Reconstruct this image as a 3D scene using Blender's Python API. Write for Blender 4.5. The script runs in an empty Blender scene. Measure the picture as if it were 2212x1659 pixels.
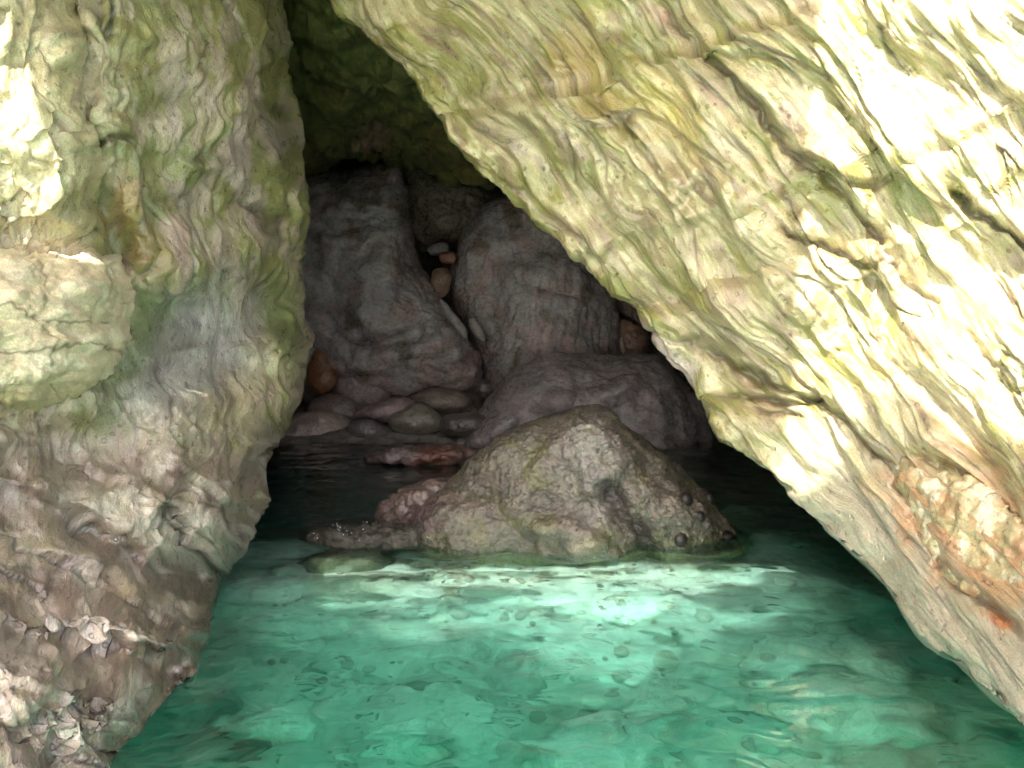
import bpy, math, random
import numpy as np

# ------------------------------------------------------------------ camera, world, sun, exposure
SC = bpy.context.scene
COL = SC.collection
CAM_H, F, CX, CY, PITCH = 1.10, 2150.0, 1106.0, 829.5, math.radians(5.03)
cd = bpy.data.cameras.new('camera'); cam = bpy.data.objects.new('camera', cd); COL.objects.link(cam)
cam.location = (0, 0, CAM_H); cam.rotation_euler = (math.radians(90) - PITCH, 0, 0)
cd.lens = 35.0; cd.sensor_width = 36.0; cd.clip_start = 0.02; cd.clip_end = 900
SC.camera = cam

SUN_EL, SUN_AZ = math.radians(48), math.radians(-18)      # azimuth off straight-behind, minus = from the left
SUN_FROM = np.array([math.sin(SUN_AZ) * math.cos(SUN_EL), -math.cos(SUN_AZ) * math.cos(SUN_EL), math.sin(SUN_EL)])
w = bpy.data.worlds.new('World'); SC.world = w; w.use_nodes = True
nt = w.node_tree; nt.nodes.clear()
sky = nt.nodes.new('ShaderNodeTexSky'); sky.sky_type = 'NISHITA'; sky.sun_disc = False
sky.sun_elevation = SUN_EL; sky.sun_rotation = math.pi - SUN_AZ; sky.dust_density = 5.0; sky.air_density = 0.8
bg = nt.nodes.new('ShaderNodeBackground'); bg.inputs[1].default_value = 0.15
wo = nt.nodes.new('ShaderNodeOutputWorld')
nt.links.new(sky.outputs[0], bg.inputs[0]); nt.links.new(bg.outputs[0], wo.inputs[0])
sl = bpy.data.lights.new('sun', 'SUN'); sl.energy = 4.5; sl.angle = math.radians(0.53); sl.color = (1.0, 0.95, 0.85)
so = bpy.data.objects.new('sun', sl); COL.objects.link(so)
from mathutils import Vector
so.rotation_euler = Vector(tuple(SUN_FROM)).to_track_quat('Z', 'Y').to_euler()
SC.view_settings.view_transform = 'Standard'; SC.view_settings.look = 'None'
SC.view_settings.gamma = 1.0; SC.view_settings.use_curve_mapping = False
SC.view_settings.exposure = 2.25
SC.render.engine = 'CYCLES'
SC.cycles.use_denoising = True
SC.cycles.max_bounces = 10; SC.cycles.transmission_bounces = 8; SC.cycles.diffuse_bounces = 5
SC.cycles.sample_clamp_indirect = 6.0
SC.cycles.blur_glossy = 0.3

# ------------------------------------------------------------------ helpers: pixels (2212 x 1659) and a depth -> a place
cp, sp = math.cos(PITCH), math.sin(PITCH)
def at(px, py, d):
    px, py, d = np.asarray(px, float), np.asarray(py, float), np.asarray(d, float)
    u = (px - CX) / F; v = (CY - py) / F
    return np.stack([u * d, d * (cp + v * sp), CAM_H + d * (-sp + v * cp)], -1)
def on_plane(px, py, z=0.0):
    v = (CY - py) / F
    d = (z - CAM_H) / (-sp + v * cp)
    return at(px, py, d)

_rng = np.random.RandomState(7)
_perm = _rng.permutation(4096)
_g = _rng.normal(size=(4096, 3)); _g /= np.linalg.norm(_g, axis=1)[:, None]
def noise(x, y, z=0.0):
    x, y, z = np.broadcast_arrays(np.asarray(x, float), np.asarray(y, float), np.asarray(z, float))
    ix, iy, iz = np.floor(x).astype(np.int64), np.floor(y).astype(np.int64), np.floor(z).astype(np.int64)
    fx, fy, fz = x - ix, y - iy, z - iz
    s = lambda t: t * t * t * (t * (t * 6 - 15) + 10)
    ux, uy, uz = s(fx), s(fy), s(fz)
    out = 0
    for a in (0, 1):
        for b in (0, 1):
            for c in (0, 1):
                h = _perm[(_perm[(_perm[(ix + a) & 4095] + iy + b) & 4095] + iz + c) & 4095]
                g = _g[h]
                dv = g[..., 0] * (fx - a) + g[..., 1] * (fy - b) + g[..., 2] * (fz - c)
                out = out + dv * (ux if a else 1 - ux) * (uy if b else 1 - uy) * (uz if c else 1 - uz)
    return out * 1.6
def fbm(x, y, z=0.0, o=4, g=0.5):
    r, a = 0, 1.0
    for i in range(o):
        r = r + a * noise(x * 2 ** i + i * 13.1, y * 2 ** i + i * 7.7, z * 2 ** i + i * 3.3); a *= g
    return r
def billow(x, y, z=0.0, o=4, g=0.5):                  # rounded lobes with sharp creases between them
    r, a, t = 0, 1.0, 0
    for i in range(o):
        r = r + a * np.sqrt(noise(x * 2 ** i + i * 13.1, y * 2 ** i + i * 7.7, z * 2 ** i + i * 3.3) ** 2 + 0.0012); t += a; a *= g
    return r / t
def smooth(e0, e1, x):
    t = np.clip((x - e0) / (e1 - e0 + 1e-12), 0, 1); return t * t * (3 - 2 * t)
def crom(P, n, closed=False):                         # Catmull-Rom through P, n samples
    P = np.asarray(P, float); m = len(P)
    if closed:
        t = np.linspace(0, m, n, endpoint=False); i = np.floor(t).astype(int); f = (t - i)[:, None]
        a, b, c, d = P[(i - 1) % m], P[i % m], P[(i + 1) % m], P[(i + 2) % m]
    else:
        t = np.linspace(0, m - 1, n); i = np.minimum(np.floor(t).astype(int), m - 2); f = (t - i)[:, None]
        a, b, c, d = P[np.maximum(i - 1, 0)], P[i], P[i + 1], P[np.minimum(i + 2, m - 1)]
    return 0.5 * ((2 * b) + (c - a) * f + (2 * a - 5 * b + 4 * c - d) * f ** 2 + (3 * b - a - 3 * c + d) * f ** 3)
def polydist(px, py, pts):                            # distance to a polyline and signed side
    best = np.full(np.shape(px), 1e9); side = np.zeros(np.shape(px))
    for (x0, y0), (x1, y1) in zip(pts[:-1], pts[1:]):
        dx, dy = x1 - x0, y1 - y0; L = dx * dx + dy * dy
        t = np.clip(((px - x0) * dx + (py - y0) * dy) / L, 0, 1)
        ex, ey = px - (x0 + t * dx), py - (y0 + t * dy)
        dd = np.hypot(ex, ey); cr = dx * ey - dy * ex
        m = dd < best; best = np.where(m, dd, best); side = np.where(m, np.sign(cr), side)
    return best, side
def polyfade(px, py, pts, e=0.12):                    # 1 along a polyline, 0 at its two ends
    P_ = np.asarray(pts, float); L = np.hypot(*np.diff(P_, axis=0).T); cum = np.concatenate([[0], np.cumsum(L)])
    best = np.full(np.shape(px), 1e9); tt = np.zeros(np.shape(px))
    for i in range(len(L)):
        x0, y0 = P_[i]; dx, dy = P_[i + 1] - P_[i]
        t = np.clip(((px - x0) * dx + (py - y0) * dy) / L[i] ** 2, 0, 1); dd = np.hypot(px - x0 - t * dx, py - y0 - t * dy)
        m = dd < best; best = np.where(m, dd, best); tt = np.where(m, (cum[i] + t * L[i]) / cum[-1], tt)
    return smooth(0, e, tt) * smooth(1, 1 - e, tt)
def saw(v, w=0.16):                                   # bedding: a slow rise and a sharp drop
    f_ = v - np.floor(v); return np.where(f_ < 1 - w, f_ / (1 - w), (1 - f_) / w)
def blob(px, py, cx, cy, rx, ry, ang=0, soft=0.5, warp=0.35, ws=70, seed=0):
    a = math.radians(ang); dx, dy = px - cx, py - cy
    u = (dx * math.cos(a) + dy * math.sin(a)) / rx; v = (-dx * math.sin(a) + dy * math.cos(a)) / ry
    r = np.hypot(u, v) + warp * fbm(px / ws, py / ws, seed + 3.7, 3)
    return 1 - smooth(1 - soft, 1 + soft, r)
def mixc(c, col, m):
    return c + (np.asarray(col) - c) * np.asarray(m)[..., None]

def mesh_obj(name, V, faces, m, parent=None, col=None, smooth_=True, flow=None):
    V = np.asarray(V, float).reshape(-1, 3)
    me = bpy.data.meshes.new(name)
    faces = np.asarray(faces, dtype=np.int32) if not isinstance(faces, list) else faces
    if isinstance(faces, np.ndarray):
        k = faces.shape[1]; nf = len(faces)
        me.vertices.add(len(V)); me.vertices.foreach_set('co', V.ravel())
        me.loops.add(nf * k); me.loops.foreach_set('vertex_index', faces.ravel())
        me.polygons.add(nf); me.polygons.foreach_set('loop_start', np.arange(nf, dtype=np.int32) * k)
        me.update(calc_edges=True)
    else:
        me.from_pydata(V.tolist(), [], faces)
    if col is not None:
        at_ = me.color_attributes.new('Col', 'FLOAT_COLOR', 'POINT')
        c4 = np.concatenate([np.clip(np.asarray(col).reshape(-1, 3), 0, 1), np.ones((len(V), 1))], 1)
        at_.data.foreach_set('color', c4.ravel())
    if flow is not None:
        fa = me.attributes.new('Flow', 'FLOAT_VECTOR', 'POINT'); fa.data.foreach_set('vector', np.asarray(flow, float).ravel())
    me.polygons.foreach_set('use_smooth', np.full(len(me.polygons), smooth_))
    me.validate(); me.update()
    o = bpy.data.objects.new(name, me); COL.objects.link(o)
    if m: me.materials.append(m)
    if parent: o.parent = parent
    return o
def tag(o, label=None, cat=None, group=None, kind=None):
    if label: o['label'] = label
    if cat: o['category'] = cat
    if group: o['group'] = group
    if kind: o['kind'] = kind
    return o
def gridfaces(nr, nc, flip=False):
    i = np.arange(nr - 1)[:, None] * nc + np.arange(nc - 1)[None]
    q = np.stack([i, i + 1, i + 1 + nc, i + nc], -1).reshape(-1, 4)
    return q[:, ::-1] if flip else q
def gnormals(P):
    du = np.gradient(P, axis=1); dv = np.gradient(P, axis=0)
    n = np.cross(dv, du); n /= np.linalg.norm(n, axis=-1, keepdims=True) + 1e-12
    return n

# ------------------------------------------------------------------ materials
def nodes(m):
    m.use_nodes = True; t = m.node_tree; t.nodes.clear(); return t
def N(t, typ, ins=None, **kw):
    n = t.nodes.new(typ)
    for k, v in kw.items(): setattr(n, k, v)
    for k, v in (ins or {}).items():
        if isinstance(v, tuple) and len(v) == 2 and hasattr(v[0], 'outputs'): t.links.new(v[0].outputs[v[1]], n.inputs[k])
        elif hasattr(v, 'outputs'): t.links.new(v.outputs[0], n.inputs[k])
        else: n.inputs[k].default_value = v
    return n
def rock_mat(name, fine=14.0, stretch=(1, 1, 1), rot=(0, 0, 0), bump=0.012, rough=(0.28, 0.6), spots=0.0, contrast=0.55,
             tint=(0.5, 0.5, 0.5), spec=0.5, coat=0.0, flow=False):
    m = bpy.data.materials.new(name); t = nodes(m)
    tc = N(t, 'ShaderNodeTexCoord')
    fl = N(t, 'ShaderNodeAttribute', attribute_name='Flow')
    src = (fl, 'Vector') if flow else (tc, 'Object')
    mp = N(t, 'ShaderNodeMapping', {0: src, 'Rotation': rot, 'Scale': stretch})
    a = N(t, 'ShaderNodeAttribute', attribute_name='Col')
    n1 = N(t, 'ShaderNodeTexNoise', {'Vector': mp, 'Scale': fine, 'Detail': 9.0, 'Roughness': 0.66, 'Distortion': 0.25})
    n2 = N(t, 'ShaderNodeTexNoise', {'Vector': mp, 'Scale': fine * 4.3, 'Detail': 7.0, 'Roughness': 0.7, 'Distortion': 0.1})
    n3 = N(t, 'ShaderNodeTexNoise', {'Vector': (tc, 'Object'), 'Scale': 150.0, 'Detail': 3.0, 'Roughness': 0.6})
    n4 = N(t, 'ShaderNodeTexNoise', {'Vector': mp, 'Scale': fine * 13.0, 'Detail': 4.0, 'Roughness': 0.7})
    wv = N(t, 'ShaderNodeTexNoise', {'Vector': mp, 'Scale': fine * 0.8, 'Detail': 5.0, 'Distortion': 0.7}, noise_type='RIDGED_MULTIFRACTAL')
    r1 = N(t, 'ShaderNodeMapRange', {'Value': n1, 'From Min': 0.3, 'From Max': 0.7, 'To Min': 1 - contrast, 'To Max': 1 + contrast * 0.8})
    r2 = N(t, 'ShaderNodeMapRange', {'Value': n2, 'From Min': 0.3, 'From Max': 0.7, 'To Min': 1 - contrast * 0.6, 'To Max': 1 + contrast * 0.5})
    r3 = N(t, 'ShaderNodeMapRange', {'Value': n3, 'From Min': 0.3, 'From Max': 0.7, 'To Min': 0.78, 'To Max': 1.2})
    mu0 = N(t, 'ShaderNodeMath', {0: r1, 1: r2}, operation='MULTIPLY')
    mu = N(t, 'ShaderNodeMath', {0: mu0, 1: r3}, operation='MULTIPLY')
    c = N(t, 'ShaderNodeVectorMath', {0: (a, 'Color'), 1: (0.5, 0.5, 0.5)}, operation='SCALE'); t.links.new(mu.outputs[0], c.inputs['Scale'])
    # hue wander
    hn = N(t, 'ShaderNodeTexNoise', {'Vector': mp, 'Scale': fine * 1.7, 'Detail': 4.0})
    hc = N(t, 'ShaderNodeMixRGB', {0: 0.45, 1: c}, blend_type='OVERLAY')
    hr = N(t, 'ShaderNodeMixRGB', {0: hn, 1: (tint[0] * 0.88, tint[1] * 1.06, tint[2] * 0.72, 1), 2: (tint[0] * 1.25, tint[1] * 0.9, tint[2] * 1.1, 1)})
    t.links.new(hr.outputs[0], hc.inputs[2])
    last = hc
    h2 = N(t, 'ShaderNodeMath', {0: n2, 1: 0.35, 2: n1}, operation='MULTIPLY_ADD')
    h3 = N(t, 'ShaderNodeMath', {0: n3, 1: 0.12, 2: h2}, operation='MULTIPLY_ADD')
    h3b = N(t, 'ShaderNodeMath', {0: n4, 1: 0.20, 2: h3}, operation='MULTIPLY_ADD')
    h4 = N(t, 'ShaderNodeMath', {0: wv, 1: -0.10, 2: h3b}, operation='MULTIPLY_ADD')
    if spots:
        vo = N(t, 'ShaderNodeTexVoronoi', {'Vector': (tc, 'Object'), 'Scale': 24.0, 'Randomness': 1.0})
        dn = N(t, 'ShaderNodeMath', {0: n2, 1: 0.45, 2: (vo, 'Distance')}, operation='MULTIPLY_ADD')
        sr = N(t, 'ShaderNodeMapRange', {'Value': dn, 'From Min': 0.45, 'From Max': 0.37, 'To Min': 0.0, 'To Max': 1.0})
        sm = N(t, 'ShaderNodeMixRGB', {1: last, 2: (0.035, 0.03, 0.025, 1)})
        pn = N(t, 'ShaderNodeTexNoise', {'Vector': (tc, 'Object'), 'Scale': 3.5, 'Detail': 2.0})
        pr = N(t, 'ShaderNodeMapRange', {'Value': pn, 'From Min': 0.42, 'From Max': 0.58, 'To Min': 0.05, 'To Max': spots})
        sf = N(t, 'ShaderNodeMath', {0: sr, 1: pr}, operation='MULTIPLY'); t.links.new(sf.outputs[0], sm.inputs[0])
        last = sm
        h5 = N(t, 'ShaderNodeMath', {0: sr, 1: -0.25, 2: h4}, operation='MULTIPLY_ADD'); h4 = h5
    bp = N(t, 'ShaderNodeBump', {'Height': h4, 'Distance': bump, 'Strength': 1.0})
    rr = N(t, 'ShaderNodeMapRange', {'Value': n2, 'From Min': 0.35, 'From Max': 0.65, 'To Min': rough[0], 'To Max': rough[1]})
    b = N(t, 'ShaderNodeBsdfPrincipled', {'Base Color': last, 'Roughness': rr, 'Normal': bp, 'Specular IOR Level': spec, 'Coat Weight': coat, 'Coat Roughness': 0.08, 'Coat IOR': 1.7})
    t.links.new(bp.outputs[0], b.inputs['Coat Normal'])
    o = N(t, 'ShaderNodeOutputMaterial', {0: b})
    return m

M_LEFT = rock_mat('wet_algae_rock', 13, (1, 0.42, 1), bump=0.018, rough=(0.2, 0.5), contrast=0.4, spec=0.6, coat=0.9, flow=True, spots=0.25)
M_RIGHT = rock_mat('wet_layered_rock', 10, (0.2, 1.5, 1.0), bump=0.018, rough=(0.2, 0.5), contrast=0.4, spec=0.6, coat=0.9, flow=True, spots=0.15)
M_RUST = rock_mat('rusty_rock', 9, bump=0.012, rough=(0.2, 0.5), contrast=0.5, coat=0.3)
M_PALE = rock_mat('pale_limestone', 7, (1, 1, 2.0), (0, 0.3, 0), bump=0.012, rough=(0.3, 0.6), contrast=0.25)
M_BOULDER = rock_mat('pitted_boulder_rock', 9, bump=0.02, rough=(0.14, 0.45), spots=0.95, contrast=0.4, coat=0.7)
M_CAVE = rock_mat('dark_wet_cave_rock', 7, (1, 1, 1.3), bump=0.02, rough=(0.16, 0.45), contrast=0.25, coat=0.9, tint=(0.475, 0.5, 0.475))
M_STONE = rock_mat('smooth_cobble_rock', 12, bump=0.008, rough=(0.2, 0.5), contrast=0.3, coat=0.3)
M_CEIL = rock_mat('mossy_ceiling_rock', 8, bump=0.02, rough=(0.35, 0.7), contrast=0.6)

def sand_mat():
    m = bpy.data.materials.new('pale_sand'); t = nodes(m)
    tc = N(t, 'ShaderNodeTexCoord'); a = N(t, 'ShaderNodeAttribute', attribute_name='Col')
    n1 = N(t, 'ShaderNodeTexNoise', {'Vector': (tc, 'Object'), 'Scale': 9.0, 'Detail': 6.0, 'Distortion': 1.0})
    n2 = N(t, 'ShaderNodeTexNoise', {'Vector': (tc, 'Object'), 'Scale': 120.0, 'Detail': 3.0})
    r = N(t, 'ShaderNodeMapRange', {'Value': n1, 'From Min': 0.3, 'From Max': 0.7, 'To Min': 0.62, 'To Max': 1.15})
    c = N(t, 'ShaderNodeVectorMath', {0: (a, 'Color')}, operation='SCALE'); t.links.new(r.outputs[0], c.inputs['Scale'])
    h = N(t, 'ShaderNodeMath', {0: n2, 1: 0.15, 2: n1}, operation='MULTIPLY_ADD')
    bp = N(t, 'ShaderNodeBump', {'Height': h, 'Distance': 0.02})
    b = N(t, 'ShaderNodeBsdfPrincipled', {'Base Color': c, 'Roughness': 0.85, 'Normal': bp})
    N(t, 'ShaderNodeOutputMaterial', {0: b}); return m
M_SAND = sand_mat()

def water_mat():
    m = bpy.data.materials.new('clear_green_water'); t = nodes(m)
    rf = N(t, 'ShaderNodeBsdfRefraction', {'Color': (1, 1, 1, 1), 'Roughness': 0.0, 'IOR': 1.333})
    tr = N(t, 'ShaderNodeBsdfTransparent', {0: (1, 1, 1, 1)})
    gl = N(t, 'ShaderNodeBsdfGlossy', {'Color': (1, 1, 1, 1), 'Roughness': 0.02})
    fr = N(t, 'ShaderNodeFresnel', {'IOR': 1.333})
    mb = N(t, 'ShaderNodeMixShader', {0: 0.36, 1: rf, 2: tr})
    b = N(t, 'ShaderNodeMixShader', {0: fr, 1: mb, 2: gl})
    v = N(t, 'ShaderNodeVolumeAbsorption', {'Color': (0.04, 0.98, 0.87, 1), 'Density': 0.88})
    vs = N(t, 'ShaderNodeVolumeScatter', {'Color': (0.55, 1.0, 0.88, 1), 'Density': 0.16, 'Anisotropy': 0.3})
    v = N(t, 'ShaderNodeAddShader', {0: v, 1: vs})
    o = N(t, 'ShaderNodeOutputMaterial', {0: b}); t.links.new(v.outputs[0], o.inputs['Volume'])
    return m
M_WATER = water_mat()

# ------------------------------------------------------------------ left rock wall
# silhouette of its right edge: (py, px, depth)
LE = [(-700, 560, 4.9), (-350, 590, 4.9), (0, 620, 4.9), (100, 633, 4.9), (200, 641, 4.9), (300, 640, 4.9), (400, 643, 4.9), (500, 650, 4.9), (600, 655, 4.9),
      (690, 664, 4.9), (745, 688, 4.8), (800, 672, 4.75), (870, 655, 4.7), (910, 618, 4.6), (950, 585, 4.5), (1000, 571, 4.4),
      (1080, 588, 4.3), (1130, 572, 4.2), (1190, 526, 4.0), (1245, 462, 3.85), (1300, 459, 3.6), (1350, 462, 3.3), (1400, 452, 3.1),
      (1470, 410, 2.85), (1560, 345, 2.6), (1659, 240, 2.33), (1760, 150, 2.15), (1950, -40, 2.0), (2300, -300, 1.9)]
LE = np.array(LE, float)
def left_edge(py): return np.interp(py, LE[:, 0], LE[:, 1])
def build_left():
    nr = 620
    py = np.concatenate([np.linspace(-700, 0, 90, endpoint=False), np.linspace(0, 1700, 470, endpoint=False), np.linspace(1700, 2300, 60)])
    k = np.ones(7) / 7
    ex = np.interp(py, LE[:, 0], LE[:, 1]); ed = np.interp(py, LE[:, 0], LE[:, 2])
    pad = lambda a: np.convolve(np.pad(a, 3, mode='edge'), k, 'valid')
    ex, ed = pad(ex), pad(pad(ed))
    d0 = np.interp(py, [-700, 0, 500, 900, 1200, 1500, 1700, 2300], [2.4, 2.45, 2.45, 2.3, 2.1, 1.85, 1.75, 1.6])
    u = np.concatenate([np.linspace(0, 0.3, 60, endpoint=False), np.linspace(0.3, 1, 260)])[None, :]
    x0 = -520.0
    px = x0 + (ex[:, None] - x0) * (1 - (1 - u) ** 1.15)
    d = d0[:, None] + (ed - d0)[:, None] * (0.72 * u + 0.28 * u ** 5)
    PY = np.repeat(py[:, None], u.shape[1], 1)
    # sculpt in depth: towards the camera is negative
    dep = np.zeros_like(px)
    dep -= 0.22 * blob(px, PY, 330, 180, 250, 330, 10, soft=0.9, warp=0.2, ws=150)      # belly of the pillar
    dep += 0.16 * np.exp(-((polydist(px, PY, [(165, -100), (170, 120), (185, 300), (215, 450), (260, 560)])[0]) / 38) ** 2)   # groove beside the bright flank
    dep -= 0.12 * blob(px, PY, 60, 250, 120, 330, 0, soft=0.8, warp=0.2)
    dep += 0.14 * blob(px, PY, 420, 740, 150, 90, 20, soft=0.8, warp=0.25)             # hollow under the folds
    dep -= 0.20 * blob(px, PY, 470, 1030, 160, 150, 30, soft=0.8, warp=0.2)            # lower bulge
    dep += 0.10 * blob(px, PY, 60, 960, 200, 60, 5, soft=0.8)                          # hollow under pale bulge
    dep += 0.09 * np.exp(-((polydist(px, PY, [(0, 1060), (120, 1100), (260, 1190), (380, 1240), (470, 1255)])[0]) / 30) ** 2)
    dep += 0.11 * np.exp(-((polydist(px, PY, [(-50, 1330), (110, 1370), (240, 1400), (390, 1440)])[0]) / 26) ** 2)
    dep -= 0.13 * blob(px, PY, 330, 1330, 170, 70, 25, soft=0.8)
    dep -= 0.12 * blob(px, PY, 90, 1460, 160, 90, 20, soft=0.8)
    d = d + dep * smooth(1.0, 0.93, u)
    P = at(px, PY, d)
    # wrap round behind the silhouette
    wr = []
    for (sx, sd) in [(3, 0.05), (-2, 0.11), (-12, 0.18), (-30, 0.27), (-60, 0.4), (-110, 0.6), (-200, 0.9), (-340, 1.3), (-600, 1.9), (-1000, 2.6)]:
        wr.append(at(ex + sx, py, ed + sd))
    P = np.concatenate([P, np.stack(wr, 1)], 1)
    wpx = np.concatenate([px, np.stack([ex + 18 * (i + 1) for i in range(10)], 1)], 1)
    WPY = np.repeat(py[:, None], P.shape[1], 1)
    n = gnormals(P)
    # flow-aligned folds
    wx = 26 * fbm(wpx / 170, WPY / 170, 1.3, 3); wy = 26 * fbm(wpx / 170, WPY / 170, 9.3, 3)
    lowmix = smooth(860, 1040, WPY + 90 * noise(wpx / 200, WPY / 200, 4))
    a = math.radians(12)
    f1 = billow((wpx + wx * 2.4) / 84, (WPY + wy) / 230, 2.0, 4, 0.46)
    a2 = math.radians(35); q1 = (wpx + wx * 2) * math.cos(a2) + (WPY + wy * 2) * math.sin(a2); q2 = -(wpx + wx * 2) * math.sin(a2) + (WPY + wy * 2) * math.cos(a2)
    f2 = billow(q1 / 220, (q2 + wx) / 95, 5.0, 3, 0.4)
    big = fbm(wpx / 230, WPY / 300, 8, 3)
    am = 0.35 + 1.1 * smooth(-0.35, 0.45, fbm(wpx / 150, WPY / 210, 71, 2))
    thin = np.exp(-(noise((wpx + 2.2 * wx) / 120, (WPY + wy) / 300, 55) / 0.035) ** 2) * smooth(-0.1, 0.3, noise(wpx / 160, WPY / 160, 57))
    thin2 = np.exp(-(noise(q1 / 260, (q2 + wx) / 90, 65) / 0.035) ** 2) * smooth(-0.1, 0.3, noise(wpx / 160, WPY / 160, 67))
    thin = thin * (1 - lowmix) + thin2 * lowmix
    f3 = billow((wpx + wx * 2.4) / 34, (WPY + wy) / 105, 32.0, 3, 0.5)
    lay = saw((wpx + wx * 2.6) / 95 + 0.4 * noise(wpx / 120, WPY / 300, 81)) * smooth(-0.2, 0.3, noise(wpx / 110, WPY / 240, 83)) * (1 - lowmix)
    lay2 = saw((q2 + wx * 1.5) / 90 + 0.4 * noise(q1 / 300, q2 / 120, 85)) * smooth(-0.2, 0.3, noise(q1 / 240, q2 / 110, 87)) * lowmix
    h = am * (0.085 * f1 * (1 - lowmix) + 0.050 * f2 * lowmix * (1 - 0.65 * smooth(1280, 1420, WPY))) + 0.02 * f3 * (1 - 0.9 * lowmix) + 0.03 * lay + 0.03 * lay2 + 0.07 * big - 0.03 * thin + 0.004 * fbm(wpx / 16, WPY / 30, 3, 2)
    flat = blob(wpx, WPY, 400, 760, 190, 110, -35, soft=0.5, warp=0.25)
    h = h * (1 - 0.65 * flat)
    sc_ = np.concatenate([np.ones(px.shape[1]), np.linspace(1, 0.4, 10)])[None, :]
    P = P + n * ((h - 0.03) * sc_)[..., None]
    # colours
    x, y = wpx, WPY
    ns = fbm(x / 40 + wx / 30, y / 110, 12, 4); nb = fbm(x / 130, y / 160, 22, 3)
    c = np.zeros(x.shape + (3,)) + np.array([0.37, 0.31, 0.20])
    green = smooth(-0.15, 0.3, ns + nb * 0.8 + 0.35 - smooth(350, 950, y) * 0.75)
    c = mixc(c, (0.20, 0.205, 0.055), green * 0.8)
    c = mixc(c, (0.42, 0.34, 0.28), smooth(0.15, 0.5, fbm(x / 45, y / 120, 31, 3) + 0.25 * blob(x, y, 460, 420, 130, 330, 5)) * 0.75)
    c = mixc(c, (0.60, 0.52, 0.30), blob(x, y, 20, 260, 190, 380, 0) * 0.8)  # sunlit brightness of the flank painted into the colour
    c = mixc(c, (0.38, 0.25, 0.07), blob(x, y, 265, 440, 40, 80, 30) * 0.7)
    c = mixc(c, (0.22, 0.15, 0.04), blob(x, y, 325, 545, 60, 50, 50) * 0.8)
    c = mixc(c, (0.34, 0.34, 0.33), flat * 0.75)
    c = mixc(c, (0.13, 0.17, 0.05), blob(x, y, 270, 760, 60, 170, 30) * 0.7)
    c = mixc(c, (0.16, 0.20, 0.06), blob(x, y, 620, 700, 40, 110, 5) * 0.8)
    c = mixc(c, (0.62, 0.48, 0.42), blob(x, y, 515, 330, 28, 75, -15, soft=0.3) * 0.8)
    c = mixc(c, (0.58, 0.42, 0.36), blob(x, y, 375, 540, 25, 60, 10, soft=0.4) * 0.8)
    low = smooth(900, 1010, y)
    c = mixc(c, (0.25, 0.20, 0.155), low * 0.7)
    dk = smooth(-0.1, 0.4, fbm(q1 / 160, q2 / 50, 44, 3) + 0.3 * blob(x, y, 220, 1290, 260, 90, 15))
    c = mixc(c, (0.12, 0.085, 0.07), dk * low * 0.7)
    pl = smooth(0.1, 0.45, fbm(q1 / 110, q2 / 60, 51, 3) + 0.25 * blob(x, y, 150, 1440, 220, 110, 15))
    c = mixc(c, (0.52, 0.45, 0.38), pl * low * 0.7)
    c = mixc(c, (0.55, 0.52, 0.40), blob(x, y, 290, 1110, 160, 45, 20) * 0.45)
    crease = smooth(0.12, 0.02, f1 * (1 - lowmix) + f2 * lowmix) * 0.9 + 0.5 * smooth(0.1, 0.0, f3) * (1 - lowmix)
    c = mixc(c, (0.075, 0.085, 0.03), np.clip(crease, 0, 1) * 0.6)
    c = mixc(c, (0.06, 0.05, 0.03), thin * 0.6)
    c = mixc(c, (0.075, 0.065, 0.035), smooth(0.085, 0.03, P[..., 2] + 0.03 * fbm(x / 30, y / 30, 17, 3)) * 0.75)   # weedy tide band
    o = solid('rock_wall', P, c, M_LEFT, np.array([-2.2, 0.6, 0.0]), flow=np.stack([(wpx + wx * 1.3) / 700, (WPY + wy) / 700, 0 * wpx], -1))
    return o

def solid(name, P, c, m, off, parent=None, flip=False, flow=None):
    nr, nc = P.shape[:2]
    F1 = gridfaces(nr, nc, flip)
    ring = np.concatenate([np.arange(nc), np.arange(1, nr) * nc + nc - 1, (nr - 1) * nc + np.arange(nc - 2, -1, -1), np.arange(nr - 2, 0, -1) * nc])
    V = P.reshape(-1, 3); B = V[ring] + off; ctr = V.mean(0) + off
    nv = len(V); k = len(ring); j = np.arange(k); j2 = (j + 1) % k
    side = np.stack([ring[j], nv + j, nv + j2, ring[j2]], -1)
    cap = np.stack([nv + j, np.full(k, nv + k), np.full(k, nv + k), nv + j2], -1)
    V2 = np.concatenate([V, B, ctr[None]]); C = c.reshape(-1, 3); C2 = np.concatenate([C, C[ring], C.mean(0)[None]])
    fl = None
    if flow is not None:
        fl = flow.reshape(-1, 3); fl = np.concatenate([fl, fl[ring], fl.mean(0)[None]])
    o = mesh_obj(name, V2, np.concatenate([F1, side if not flip else side[:, ::-1]]), m, parent, C2, flow=fl)
    import bmesh
    bm = bmesh.new(); bm.from_mesh(o.data); bm.verts.ensure_lookup_table()
    for a, b in zip(j, j2):
        try: bm.faces.new((bm.verts[nv + a], bm.verts[nv + k], bm.verts[nv + b]) )
        except ValueError: pass
    bm.to_mesh(o.data); bm.free()
    return o

left = build_left()
tag(left, 'tall mossy green and pinkish folded rock wall filling the left side of the cave mouth', 'rock wall')

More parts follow.
